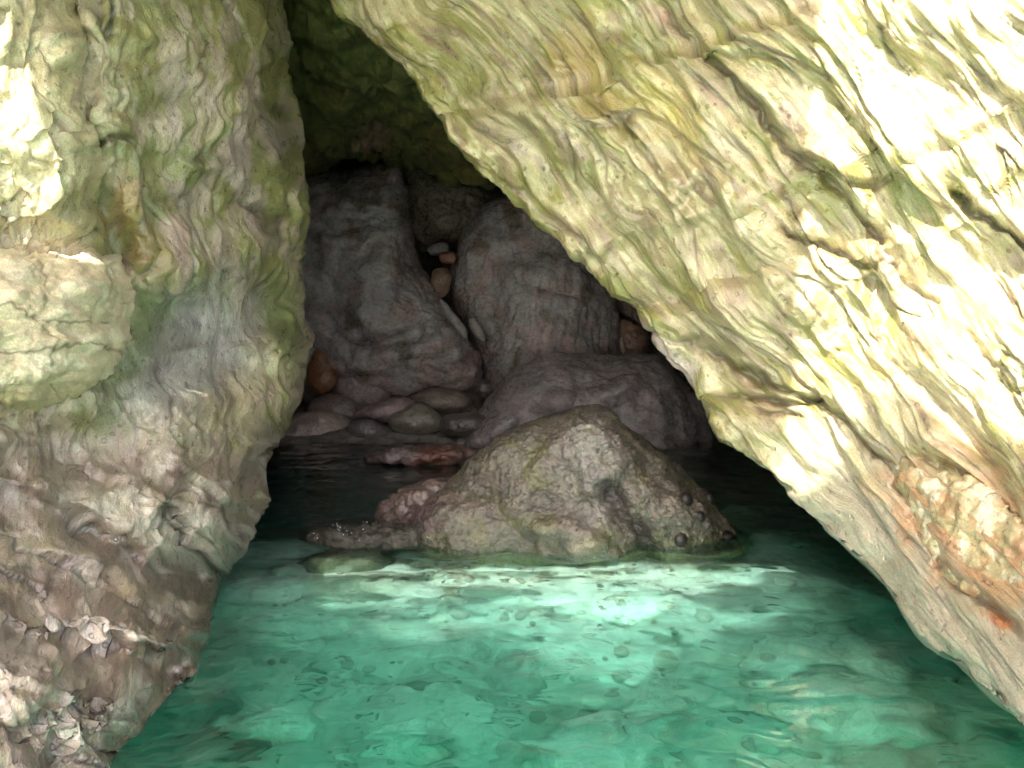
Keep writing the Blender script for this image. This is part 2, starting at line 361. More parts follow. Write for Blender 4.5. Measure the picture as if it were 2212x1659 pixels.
# ------------------------------------------------------------------ right leaning slab
RE = np.array([(-700, 0, 4.9), (-400, 330, 4.8), (-200, 540, 4.75), (0, 712, 4.65), (45, 775, 4.62), (70, 815, 4.6), (110, 862, 4.55), (145, 905, 4.5), (190, 930, 4.48), (225, 952, 4.45),
      (255, 962, 4.45), (275, 962, 4.4), (300, 978, 4.38), (335, 1005, 4.35), (380, 1065, 4.3), (430, 1105, 4.28), (465, 1140, 4.25), (490, 1150, 4.25), (520, 1185, 4.22),
      (555, 1222, 4.2), (568, 1262, 4.2), (600, 1300, 4.18), (640, 1362, 4.15), (665, 1388, 4.15), (700, 1396, 4.12), (740, 1425, 4.1), (790, 1462, 4.1), (830, 1500, 4.05), (850, 1532, 4.0),
      (880, 1545, 3.95), (920, 1562, 3.9), (960, 1592, 3.85), (1000, 1635, 3.8), (1060, 1700, 3.7), (1130, 1775, 3.55), (1200, 1838, 3.4),
      (1280, 1915, 3.2), (1360, 1985, 2.98), (1440, 2060, 2.78), (1520, 2135, 2.6), (1590, 2212, 2.42), (1680, 2310, 2.25), (1900, 2520, 2.0)], float)
def build_right():
    py = np.concatenate([np.linspace(-700, -20, 80, endpoint=False), np.linspace(-20, 1660, 560, endpoint=False), np.linspace(1660, 1900, 30)])
    ex = np.interp(py, RE[:, 0], RE[:, 1]); ed = np.interp(py, RE[:, 0], RE[:, 2])
    k = np.ones(3) / 3; pad = lambda a: np.convolve(np.pad(a, 1, mode='edge'), k, 'valid')
    ex = pad(ex); ed = pad(pad(pad(ed)))
    # grid rows run down-right: columns go from edge outwards along (1, -0.55) in the picture
    s = np.concatenate([np.linspace(0, 1.0, 60, endpoint=False) ** 1.3 * 150, 150 + np.linspace(0, 1, 480) ** 1.1 * 1750])[None, :]
    px = ex[:, None] + s * 0.93; PY = py[:, None] - s * 0.30
    roll = 1 - np.exp(-s / 55.0)
    slope = np.interp(py, [-700, 0, 500, 900, 1200, 1600, 1900], [0.00145, 0.00145, 0.00150, 0.00160, 0.00150, 0.0011, 0.001])[:, None]
    d = ed[:, None] - 0.10 * roll - slope * s * np.exp(-s / 4200)
    d = np.maximum(d, 1.15)
    dep = np.zeros_like(d)
    # rims, slabs and steps
    def step(pts, amt, wdt, fall=140, sgn=1):
        amt = amt * 0.75; wdt = wdt * 2.2
        dd, sd = polydist(px, PY, pts)
        return amt * np.where(sd * sgn > 0, np.exp(-dd / fall), 0) * smooth(0, wdt, dd) * polyfade(px, PY, pts, 0.25)
    def crack(pts, amt, wdt):
        jit = 9 * fbm(px / 45, PY / 45, 5, 3)
        dd, _ = polydist(px + jit, PY - jit, pts); return amt * np.exp(-(dd / wdt) ** 2) * polyfade(px, PY, pts)
    C1 = [(1375, -60), (1450, 50), (1540, 140), (1620, 225), (1690, 320), (1760, 375), (1830, 440), (1900, 520), (1940, 590), (2000, 640), (2060, 690)]
    C2 = [(1700, 330), (1760, 350), (1830, 395), (1890, 405), (1925, 375)]
    C3 = [(1670, 490), (1700, 515), (1750, 525), (1800, 540), (1850, 575), (1890, 580), (1925, 555)]
    C4 = [(2050, 400), (2090, 450), (2150, 495), (2230, 560)]
    C5 = [(1395, 675), (1440, 720), (1480, 745), (1530, 780), (1590, 800), (1700, 850), (1760, 868), (1835, 940), (1900, 1000), (1940, 1080)]
    C6 = [(960, 230), (1000, 280), (1060, 340), (1120, 410), (1180, 480), (1240, 520)]
    C7 = [(1650, 600), (1560, 520), (1480, 430), (1380, 330), (1290, 240), (1180, 130), (1100, 20)]
    C8 = [(1540, 855), (1640, 862), (1740, 880)]
    C9 = [(2000, 640), (2100, 740), (2212, 850), (2300, 930)]
    C10 = [(1910, 985), (1940, 1060), (2000, 1180), (2030, 1240), (2120, 1300), (2212, 1380)]
    C11 = [(1960, 985), (2060, 1010), (2140, 1080), (2212, 1150)]
    C12 = [(1240, 440), (1330, 520), (1300, 560), (1250, 545)]
    cr = [(C1, 0.065, 8), (C2, .06, 7), (C3, .07, 7), (C4, .09, 9), (C5, .07, 8), (C6, .05, 8), (C7, .03, 8), (C8, .07, 8), (C9, .04, 9), (C10, .06, 10), (C11, .05, 8), (C12, .03, 6)]
    creases = np.zeros_like(d)
    for pts, a, w_ in cr:
        g = crack(pts, 1.0, w_ * 0.95) ; dep += 0.65 * a * g; creases = np.maximum(creases, g * min(1, a / 0.08))
    dep -= step(C1, 0.07, 12, 160, -1); dep -= step(C2, 0.05, 10, 90, -1); dep -= step(C3, 0.06, 10, 120, -1)
    dep -= step(C5, 0.07, 12, 110, -1); dep -= step(C6, 0.07, 16, 90, -1); dep -= step(C8, 0.10, 12, 90, -1)
    dep -= step(C4, 0.08, 12, 110, -1); dep -= step(C7, 0.05, 20, 140, -1); dep -= step(C10, 0.08, 16, 140, -1)
    dep -= 0.10 * blob(px, PY, 1700, 560, 230, 60, 42, soft=0.8)
    dep -= 0.08 * blob(px, PY, 1290, 330, 190, 60, 46, soft=0.8)
    edgefade = smooth(0, 60, s)
    P0 = at(px, PY, d)
    d = d + dep * edgefade
    P = at(px, PY, d)
    wr = []
    W = [(-3, 0.05), (0, 0.1), (6, 0.17), (16, 0.26), (40, 0.4), (90, 0.6), (170, 0.9), (300, 1.4), (520, 2.1), (900, 3.2)]
    for (sx, sd) in W: wr.append(at(ex + sx, py - sx * 0.4, ed + sd))
    P0 = np.concatenate([np.stack(wr[::-1], 1), P0], 1)
    P = np.concatenate([np.stack(wr[::-1], 1), P], 1)
    X = np.concatenate([np.stack([ex - 16 * (i + 1) for i in range(9, -1, -1)], 1), px], 1)
    Y = np.concatenate([np.stack([py + 5 * (i + 1) for i in range(9, -1, -1)], 1), PY], 1)
    n = -gnormals(P0)
    if (n[300, 200] @ (np.array([0, 0, CAM_H]) - P[300, 200])) < 0: n = -n
    a = math.radians(50)
    # bedding runs parallel to the rim, fanning a little
    t1 = X * math.cos(a) + Y * math.sin(a); q = -X * math.sin(a) + Y * math.cos(a)
    w1 = 45 * fbm(t1 / 420, q / 160, 3.0, 2); w2 = 9 * fbm(t1 / 130, q / 60, 6.0, 2)
    f1 = billow(t1 / 360, (q + w1 + w2) / 58, 1.0, 4, 0.42)
    f2 = billow((t1 + w1) / 240, (q + w1 + w2 * 1.5) / 22, 14.0, 3, 0.55)
    big = fbm(t1 / 420, (q + w1) / 130, 23, 3)
    am = 0.3 + 1.1 * smooth(-0.35, 0.45, fbm(X / 210, Y / 170, 71, 2))
    th = np.exp(-(noise(t1 / 420, (q + w1 * 1.6) / 95, 55) / 0.03) ** 2) * smooth(-0.15, 0.25, noise(X / 190, Y / 190, 57))
    lay = saw((q + w1 + w2) / 62 + 0.5 * noise(t1 / 300, q / 150, 81)) * smooth(-0.25, 0.25, noise(t1 / 260, q / 70, 83))
    lay2 = saw((q + w1 + w2 * 2) / 25 + 0.6 * noise(t1 / 200, q / 60, 85), 0.25) * smooth(-0.1, 0.35, noise(t1 / 200, q / 50, 87))
    h = am * (0.045 * f1 + 0.008 * f2) + 0.09 * big - 0.025 * th + 0.024 * lay + 0.008 * lay2 + 0.004 * fbm(t1 / 40, q / 10, 3, 3)
    sc_ = np.concatenate([np.linspace(0.4, 1, 10), np.ones(px.shape[1])])[None, :]
    rimw = np.concatenate([np.zeros((len(py), 10)), np.broadcast_to(1 - smooth(0, 90, s), px.shape)], 1)
    h = h + rimw * 0.05 * billow(X / 60, Y / 60, 77, 3)
    smooth_low = smooth(900, 1150, Y) * smooth(420, 160, np.concatenate([np.zeros((len(py), 10)), np.broadcast_to(s, px.shape)], 1))
    h = h * (1 - 0.55 * smooth_low)
    P = P + n * ((h - 0.03) * sc_)[..., None]
    c = np.zeros(X.shape + (3,)) + np.array([0.35, 0.30, 0.155])
    st = fbm(t1 / 160, (q + w1) / 30, 41, 4); st2 = fbm(t1 / 120, (q + w1) / 22, 61, 4); nb = fbm(X / 240, Y / 240, 5, 3)
    c = mixc(c, (0.22, 0.215, 0.05), smooth(-0.2, 0.4, st + nb * 0.9 + 0.06 + rimw * 0.6 - smooth(850, 1200, Y) * 0.5) * 0.8)
    c = mixc(c, (0.54, 0.48, 0.28), smooth(0.0, 0.5, st2 + 0.3 * smooth(1500, 2100, X - 0.4 * Y)) * 0.8)
    c = mixc(c, (0.23, 0.165, 0.10), smooth(0.1, 0.5, fbm(t1 / 120, (q + w1) / 26, 91, 4)) * 0.7)
    c = mixc(c, (0.42, 0.29, 0.10), blob(X, Y, 1270, 200, 110, 60, 45, warp=0.8) * 0.4)
    c = mixc(c, (0.42, 0.25, 0.06), blob(X, Y, 1250, 100, 60, 60, 45, warp=0.8) * 0.3)
    c = mixc(c, (0.42, 0.2, 0.14), blob(X, Y, 1405, 25, 30, 16, 30, soft=0.5) * 0.5)
    c = mixc(c, (0.42, 0.33, 0.07), blob(X, Y, 1430, 230, 110, 60, 50) * 0.5)
    c = mixc(c, (0.36, 0.33, 0.26), smooth_low * 0.75)
    c = mixc(c, (0.40, 0.21, 0.09), blob(X, Y, 2090, 1140, 190, 110, 45, soft=0.6, warp=0.7) * 0.75)
    c = mixc(c, (0.40, 0.33, 0.30), blob(X, Y, 1450, 770, 90, 25, 48, soft=0.4) * 0.85)
    c = mixc(c, (0.13, 0.18, 0.04), blob(X, Y, 1960, 430, 60, 40, 60) * 0.6 + blob(X, Y, 1850, 150, 20, 60, -15) * 0.6)
    c = mixc(c, (0.34, 0.13, 0.05), blob(X, Y, 2140, 1330, 20, 14, 30, soft=0.3))
    ccr = np.concatenate([np.zeros((len(py), 10)), creases], 1)
    c = mixc(c, (0.07, 0.06, 0.03), np.clip(ccr ** 2 * 0.7 + smooth(0.07, 0.0, f1) * 0.25 + th * 0.55, 0, 1))
    return solid('rock_slab', P, c, M_RIGHT, np.array([1.2, 0.7, 1.6]), flip=True, flow=np.stack([t1 / 700, (q + w1 + w2) / 700, 0 * t1], -1))
right = build_right()
tag(right, 'huge yellowish green leaning rock slab with long diagonal bedding and cracks covering the right side', 'rock slab')

# ------------------------------------------------------------------ rocks given by the outline the photo shows, full volumes
def fit_depth(o, x0, x1, y0, y1):
    n_ = len(o.data.vertices); V = np.empty(n_ * 3); o.data.vertices.foreach_get('co', V); V = V.reshape(-1, 3)[:, :] - np.array([0, 0, CAM_H])
    D = V[:, 1] * cp - V[:, 2] * sp; U = V[:, 1] * sp + V[:, 2] * cp
    ok = D > 0.5; V, D, U = V[ok], D[ok], U[ok]; px = CX + F * V[:, 0] / D; py = CY - F * U / D
    m_ = (px > x0) & (px < x1) & (py > y0) & (py < y1) & (D < 4.2)
    b = lambda x, y: np.stack([np.ones_like(x), x, y, x * x, x * y, y * y], -1)
    mx, my = (x0 + x1) / 2, (y0 + y1) / 2
    k_, *_r = np.linalg.lstsq(b((px[m_] - mx) / 100, (py[m_] - my) / 100), D[m_], rcond=None)
    return lambda x, y: b((x - mx) / 100, (y - my) / 100) @ k_
def rock(name, outline, d, T, m, col, Tb=None, amp=0.02, fs=6.0, na=150, nrad=44, feat=None, colf=None, parent=None, k=2.4, fold=None, seed=0, rimj=3.0, tilt=(0, 0)):
    O = crom(outline, na, closed=True)
    th = np.arange(na)
    J = rimj * np.stack([fbm(O[:, 0] / 22, O[:, 1] / 22, seed + 2, 3), fbm(O[:, 0] / 22, O[:, 1] / 22, seed + 8, 3)], 1)
    c0 = O.mean(0); Tb = Tb if Tb is not None else T
    r = np.sin(np.linspace(0, math.pi / 2, nrad)) ** 1.0
    def lay(sgn, TT, rr):
        p = c0 + rr[:, None, None] * (O - c0)[None] + (rr[:, None, None] ** 5) * J[None]
        pr = (1 - rr ** k) ** 0.5
        dd = (d(p[..., 0], p[..., 1]) if callable(d) else d) + sgn * TT * np.broadcast_to(pr[:, None], p.shape[:2]) + tilt[0] * (p[..., 0] - c0[0]) + tilt[1] * (p[..., 1] - c0[1])
        if feat is not None and sgn < 0: dd = dd - feat(p[..., 0], p[..., 1]) * np.clip(pr[:, None] * 2.5, 0, 1)
        return at(p[..., 0], p[..., 1], dd), p
    A, pa = lay(-1, T, r); B, pb = lay(1, Tb, r[::-3][1:] if False else r[::-1][1:][::2])
    P = np.concatenate([A, B], 0); PX = np.concatenate([pa, pb], 0)
    Pw = np.concatenate([P[:, -1:], P, P[:, :1]], 1)
    n = gnormals(Pw)[:, 1:-1]
    if (n[len(r) // 2, 3] @ (P[len(r) // 2, 3] - P[0, 0] * 0.5 - B[-1, 0] * 0.5)) < 0: n = -n
    n[0] = n[1].mean(0) / (np.linalg.norm(n[1].mean(0)) + 1e-9); n[-1] = n[-2].mean(0) / (np.linalg.norm(n[-2].mean(0)) + 1e-9)
    h = amp * (fbm(P[..., 0] * fs, P[..., 1] * fs, P[..., 2] * fs + seed * 1.7, 5, 0.52))
    if fold is not None: h = h + fold(PX[..., 0], PX[..., 1])
    rad = np.concatenate([r, r[::-1][1:][::2]])[:, None]
    h = h * (1 - 0.6 * smooth(0.85, 1.0, rad))
    P = P + n * h[..., None]
    nr = P.shape[0]
    i = np.arange(nr - 1)[:, None] * na; j = np.arange(na)[None]; j2 = (j + 1) % na
    q = np.stack([i + j, i + j2, i + na + j2, i + na + j], -1).reshape(-1, 4)
    cc = np.zeros(P.shape) + np.array(col)
    if colf is not None: cc = colf(PX[..., 0], PX[..., 1], cc)
    o = mesh_obj(name, P, q, m, parent, cc)
    import bmesh
    bm = bmesh.new(); bm.from_mesh(o.data); bmesh.ops.remove_doubles(bm, verts=bm.verts, dist=1e-5)
    bmesh.ops.recalc_face_normals(bm, faces=bm.faces); bm.to_mesh(o.data); bm.free()
    return o

# protruding parts of the two walls
def fold_pale(x, y): return 0.045 * billow((x + y * 0.3) / 130, (y - 0.25 * x) / 45, 3, 4) + 0.02 * fbm(x / 90, y / 60, 6, 3)
def col_pale(x, y, c):
    c = mixc(c, (0.72, 0.63, 0.44), smooth(-0.1, 0.4, fbm(x / 80, y / 50, 3, 3)))
    c = mixc(c, (0.34, 0.32, 0.14), smooth(790, 890, y + 20 * fbm(x / 40, y / 40, 9, 2)) * 0.7)
    c = mixc(c, (0.30, 0.27, 0.15), blob(x, y, 225, 600, 25, 60, -20) * 0.4)
    for pl_ in ([(-60, 655), (20, 665), (70, 690), (130, 700), (200, 690)], [(70, 560), (95, 610), (85, 660)], [(60, 690), (110, 730), (100, 790)], [(-50, 770), (60, 760), (180, 740), (260, 760)]):
        c = mixc(c, (0.16, 0.12, 0.07), np.exp(-((polydist(x + 8 * noise(x / 20, y / 20, 3), y + 8 * noise(x / 20, y / 20, 9), pl_)[0]) / 3.0) ** 2) * 0.8)
    return c
b = rock('rock_bulge', [(-260, 600), (-80, 535), (80, 545), (180, 535), (255, 560), (282, 610), (278, 690), (255, 780), (215, 840), (120, 872), (30, 885), (-20, 860), (-120, 830), (-280, 760)],
    (lambda fd: (lambda x, y: fd(np.clip(x, -200, 400), y) + 0.06))(fit_depth(left, -250, 330, 520, 900)), 0.33, M_PALE, (0.62, 0.52, 0.34), Tb=0.5, amp=0.03, fs=4, na=220, nrad=80, fold=fold_pale, colf=col_pale, parent=left, k=2.6, seed=3, rimj=9)
b['label'] = 'smooth pale cream bulge jutting from the dark wall'
def col_rust(x, y, c):
    c = mixc(c, (0.36, 0.17, 0.08), smooth(-0.05, 0.45, fbm(x / 55, y / 45, 13, 4)) * 0.6)
    c = mixc(c, (0.55, 0.50, 0.36), smooth(0.1, 0.4, fbm(x / 60, y / 60, 23, 3)) * 0.8)
    return c
b = rock('rock_bulge', [(1915, 985), (1990, 985), (2060, 1005), (2130, 1050), (2190, 1110), (2260, 1200), (2260, 1290), (2150, 1300), (2060, 1270), (2010, 1250), (1985, 1180), (1950, 1080)],
         (lambda fd: (lambda x, y: fd(x, y) + 0.05))(fit_depth(right, 1880, 2280, 960, 1320)), 0.07, M_RUST, (0.40, 0.33, 0.18), Tb=0.6, amp=0.03, fs=5, na=200, nrad=60, colf=col_rust, parent=right, k=2.2, seed=5,
         fold=lambda x, y: 0.04 * billow(x / 60, y / 50, 8, 4), rimj=12)
b['label'] = 'lumpy rust orange and white bulge low on the slab'

def facets(x, y, seed, n_=40):                         # planes meeting at edges, like broken rock
    r_ = np.random.RandomState(seed); out = None
    X_, Y_ = x + 0.12 * noise(x * 2, y * 2, seed), y + 0.12 * noise(x * 2, y * 2, seed + 4)
    ix, iy = np.floor(X_), np.floor(Y_); best = np.full(X_.shape, 1e9); val = np.zeros(X_.shape)
    for a_ in (-1, 0, 1):
        for b_ in (-1, 0, 1):
            h_ = _perm[(_perm[(ix + a_).astype(int) & 4095] + (iy + b_).astype(int) + seed * 31) & 4095]
            cx_ = ix + a_ + (h_ % 61) / 61.0; cy_ = iy + b_ + (h_ % 53) / 53.0
            d_ = np.hypot(X_ - cx_, Y_ - cy_); g_ = _g[h_]
            v_ = 0.5 * g_[..., 2] + 0.8 * (g_[..., 0] * (X_ - cx_) + g_[..., 1] * (Y_ - cy_))
            w_ = np.exp(-10 * d_); val = val + w_ * v_; best = np.where(a_ + b_ == -2, 0, best) + w_
    return val / best
# --- main boulder in the water
def feat_b(x, y):
    f = 0.13 * facets(x / 130, y / 130, 5) + 0.10 * np.exp(-(polydist(x, y, [(1275, 880), (1290, 960), (1310, 1050), (1330, 1100)])[0] / 70) ** 2)
    f -= 0.12 * np.exp(-(polydist(x, y, [(1318, 1060), (1345, 1110), (1385, 1150), (1395, 1200), (1400, 1260)])[0] / 24) ** 2)
    f -= 0.07 * np.exp(-(polydist(x, y, [(1010, 1010), (1080, 1060), (1160, 1090)])[0] / 45) ** 2)
    f += 0.10 * blob(x, y, 1240, 1165, 80, 45, 0, soft=0.8)
    f += 0.07 * blob(x, y, 1440, 1090, 70, 60, 30, soft=0.8)
    return f
def col_b(x, y, c):
    c = mixc(c, (0.14, 0.115, 0.09), smooth(-0.1, 0.45, fbm(x / 90, y / 70, 3, 3)) * 0.8)
    c = mixc(c, (0.115, 0.11, 0.05), smooth(-0.2, 0.3, fbm(x / 70, y / 50, 33, 3) + 0.5 * smooth(1080, 1200, y) - 0.35) * 0.8)
    c = mixc(c, (0.22, 0.21, 0.19), blob(x, y, 1275, 1000, 60, 110, 0) * 0.5)
    c = mixc(c, (0.045, 0.032, 0.03), np.exp(-(polydist(x, y, [(1318, 1050), (1345, 1110), (1390, 1150), (1395, 1210)])[0] / 26) ** 2) * 0.85)
    c = mixc(c, (0.09, 0.05, 0.06), blob(x, y, 900, 1120, 60, 40, -30) * 0.8)
    c = mixc(c, (0.06, 0.055, 0.03), smooth(1150, 1190, y + 18 * fbm(x / 25, y / 20, 4, 3)) * 0.75)
    c = mixc(c, (0.38, 0.38, 0.17), smooth(1205, 1225, y + 14 * fbm(x / 25, y / 20, 4, 3)) * 0.9)
    return c
boulder = rock('boulder', [(1225, 888), (1250, 880), (1290, 882), (1325, 893), (1355, 925), (1400, 955), (1445, 985), (1490, 1035), (1530, 1070), (1560, 1110), (1590, 1150), (1606, 1195),
        (1625, 1260), (1570, 1320), (1400, 1345), (1100, 1335), (920, 1300), (850, 1240), (862, 1170), (890, 1110), (935, 1070), (985, 1025), (1035, 980), (1095, 935), (1155, 905)],
        4.72, 0.50, M_BOULDER, (0.10, 0.09, 0.068), amp=0.04, fs=3.6, na=420, nrad=150, feat=feat_b, colf=col_b, seed=11, k=2.0,
        fold=lambda x, y: 0.020 * billow(x / 75, y / 60, 4, 4, 0.55) + 0.007 * fbm(x / 9, y / 9, 4, 2))
tag(boulder, 'large pitted brown grey wet boulder peaking out of the green water in the middle', 'boulder')

# small dark sea snails on its right shoulder
M_SNAIL = rock_mat('snail_shell', 30, bump=0.004, rough=(0.25, 0.5), contrast=0.3)
for (sx, sy, r_, lab) in [(1482, 1080, 12, 'small round dark shell on the upper right shoulder of the front boulder'),
                          (1533, 1078, 11, 'small dark shell right on the upper right rim of the front boulder'),
                          (1513, 1117, 9, 'smallest dark shell between the rim shell and the low shells on the front boulder'),
                          (1470, 1167, 12, 'dark shell low on the boulder, left one of the two shells near the water'),
                          (1572, 1165, 15, 'largest dark shell at the lower right corner of the front boulder near the waterline')]:
    bpy.context.view_layer.update()
    p0 = Vector((0, 0, CAM_H)); dv = (Vector(at(sx, sy, 4.0)) - p0).normalized()
    hit, loc, nn, idx = boulder.ray_cast(p0, dv)
    if not hit: continue
    n_u, n_v = 20, 12
    uu = np.linspace(0, 2 * math.pi, n_u, endpoint=False)[None]; vv = np.linspace(-0.5, math.pi / 2, n_v)[:, None]
    R = 1.35 * r_ * loc.y / F
    rr = R * np.cos(vv) * (1 + 0.12 * np.cos(uu - 0.6) + 0.06 * np.sin(9 * uu)); zz = R * 0.8 * np.sin(vv)
    V = np.stack([rr * np.cos(uu), rr * np.sin(uu), np.broadcast_to(zz, rr.shape)], -1)
    q = gridfaces(n_v, n_u); i = np.arange(n_v - 1) * n_u; q = np.concatenate([q, np.stack([i + n_u - 1, i, i + n_u, i + 2 * n_u - 1], -1)])
    s_ = mesh_obj('sea_snail', V, q, M_SNAIL, None, np.zeros((n_u * n_v, 3)) + (0.012, 0.010, 0.009))
    s_.location = loc; s_.rotation_euler = nn.to_track_quat('Z', 'Y').to_euler()
    tag(s_, lab, 'sea snail', 'dark shells clinging to the front boulder')

# --- rocks at the back of the cave
def col_back(x, y, c):
    c = mixc(c, (0.26, 0.23, 0.24), smooth(-0.1, 0.5, fbm(x / 70, y / 60, 3, 4)) * 0.7)
    c = mixc(c, (0.36, 0.25, 0.24), smooth(0.0, 0.5, fbm(x / 60, y / 50, 13, 3) + 0.5 * smooth(700, 850, y)) * 0.6)
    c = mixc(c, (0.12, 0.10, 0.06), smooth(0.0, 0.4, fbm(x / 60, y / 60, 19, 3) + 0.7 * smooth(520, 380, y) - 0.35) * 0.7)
    return c
def add(name, label, cat, *a, **k_):
    g = k_.pop('group', None); o = rock(name, *a, **k_); tag(o, label, cat, g); return o
GB = 'boulders at the back of the cave'
def feat_l(x, y):
    f = 0.20 * facets(x / 120, y / 150, 9) + 0.12 * np.exp(-(polydist(x, y, [(780, 400), (850, 480), (910, 560), (950, 650), (990, 740)])[0] / 35) ** 2)
    f -= 0.14 * np.exp(-(polydist(x, y, [(650, 470), (720, 500), (860, 470), (890, 450)])[0] / 14) ** 2)
    f -= 0.12 * np.exp(-(polydist(x, y, [(700, 680), (760, 740), (840, 740), (900, 720)])[0] / 16) ** 2)
    return f
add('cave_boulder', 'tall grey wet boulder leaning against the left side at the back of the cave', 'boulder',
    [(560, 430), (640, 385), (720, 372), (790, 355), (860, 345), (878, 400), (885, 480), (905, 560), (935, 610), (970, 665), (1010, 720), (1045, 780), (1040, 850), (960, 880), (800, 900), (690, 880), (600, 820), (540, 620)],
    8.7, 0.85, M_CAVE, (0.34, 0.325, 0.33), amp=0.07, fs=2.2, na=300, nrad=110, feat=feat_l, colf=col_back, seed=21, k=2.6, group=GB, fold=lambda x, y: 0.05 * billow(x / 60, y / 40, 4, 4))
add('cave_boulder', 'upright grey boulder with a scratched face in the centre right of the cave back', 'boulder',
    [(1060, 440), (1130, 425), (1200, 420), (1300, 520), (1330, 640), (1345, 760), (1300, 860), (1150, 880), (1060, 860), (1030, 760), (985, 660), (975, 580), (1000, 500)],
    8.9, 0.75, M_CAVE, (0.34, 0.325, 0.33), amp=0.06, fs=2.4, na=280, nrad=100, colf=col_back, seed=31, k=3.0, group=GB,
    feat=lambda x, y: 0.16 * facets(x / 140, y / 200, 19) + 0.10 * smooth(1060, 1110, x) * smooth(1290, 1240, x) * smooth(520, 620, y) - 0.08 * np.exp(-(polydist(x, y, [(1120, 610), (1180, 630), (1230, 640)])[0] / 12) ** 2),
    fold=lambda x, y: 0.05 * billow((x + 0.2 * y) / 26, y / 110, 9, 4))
add('cave_boulder', 'brownish boulder wedged high between the two tall grey boulders', 'boulder',
    [(870, 340), (950, 350), (1060, 400), (1090, 460), (1040, 520), (960, 540), (900, 540), (860, 450)],
    9.6, 0.5, M_CAVE, (0.12, 0.10, 0.075), amp=0.06, fs=3, na=160, nrad=60, seed=41, group=GB)
add('cave_boulder', 'dark reddish boulder half hidden behind the slab edge on the right', 'boulder',
    [(1300, 590), (1370, 610), (1460, 680), (1520, 760), (1500, 850), (1380, 850), (1330, 790), (1300, 700)],
    9.4, 0.5, M_CAVE, (0.14, 0.10, 0.09), amp=0.06, fs=3, na=160, nrad=60, seed=51, group=GB)
add('cave_boulder', 'broad low grey boulder spread behind the peaked front boulder', 'boulder',
    [(1110, 800), (1180, 765), (1260, 762), (1340, 765), (1425, 768), (1480, 830), (1520, 880), (1545, 965), (1560, 1040), (1300, 1080), (1000, 1060), (950, 990), (1000, 930), (1050, 870)],
    7.75, 0.6, M_CAVE, (0.38, 0.355, 0.37), amp=0.05, fs=2.6, na=280, nrad=100, seed=61, group=GB, k=2.2, colf=lambda x, y, c: mixc(col_back(x, y + 400, c) , (0.36, 0.335, 0.35), 0.5),
    feat=lambda x, y: 0.2 * facets(x / 150, y / 90, 29) + 0.12 * np.exp(-(polydist(x, y, [(1425, 770), (1340, 840), (1250, 880), (1080, 920)])[0] / 30) ** 2),
    fold=lambda x, y: 0.03 * billow(x / 70, y / 40, 19, 4))
add('cave_boulder', 'low brown boulder behind the row of cobbles at the foot of the tall left boulder', 'boulder',
    [(860, 850), (930, 835), (1000, 840), (1050, 870), (1050, 930), (960, 960), (850, 940)],
    8.3, 0.4, M_CAVE, (0.15, 0.115, 0.095), amp=0.04, fs=4, na=160, nrad=50, seed=71, group=GB)

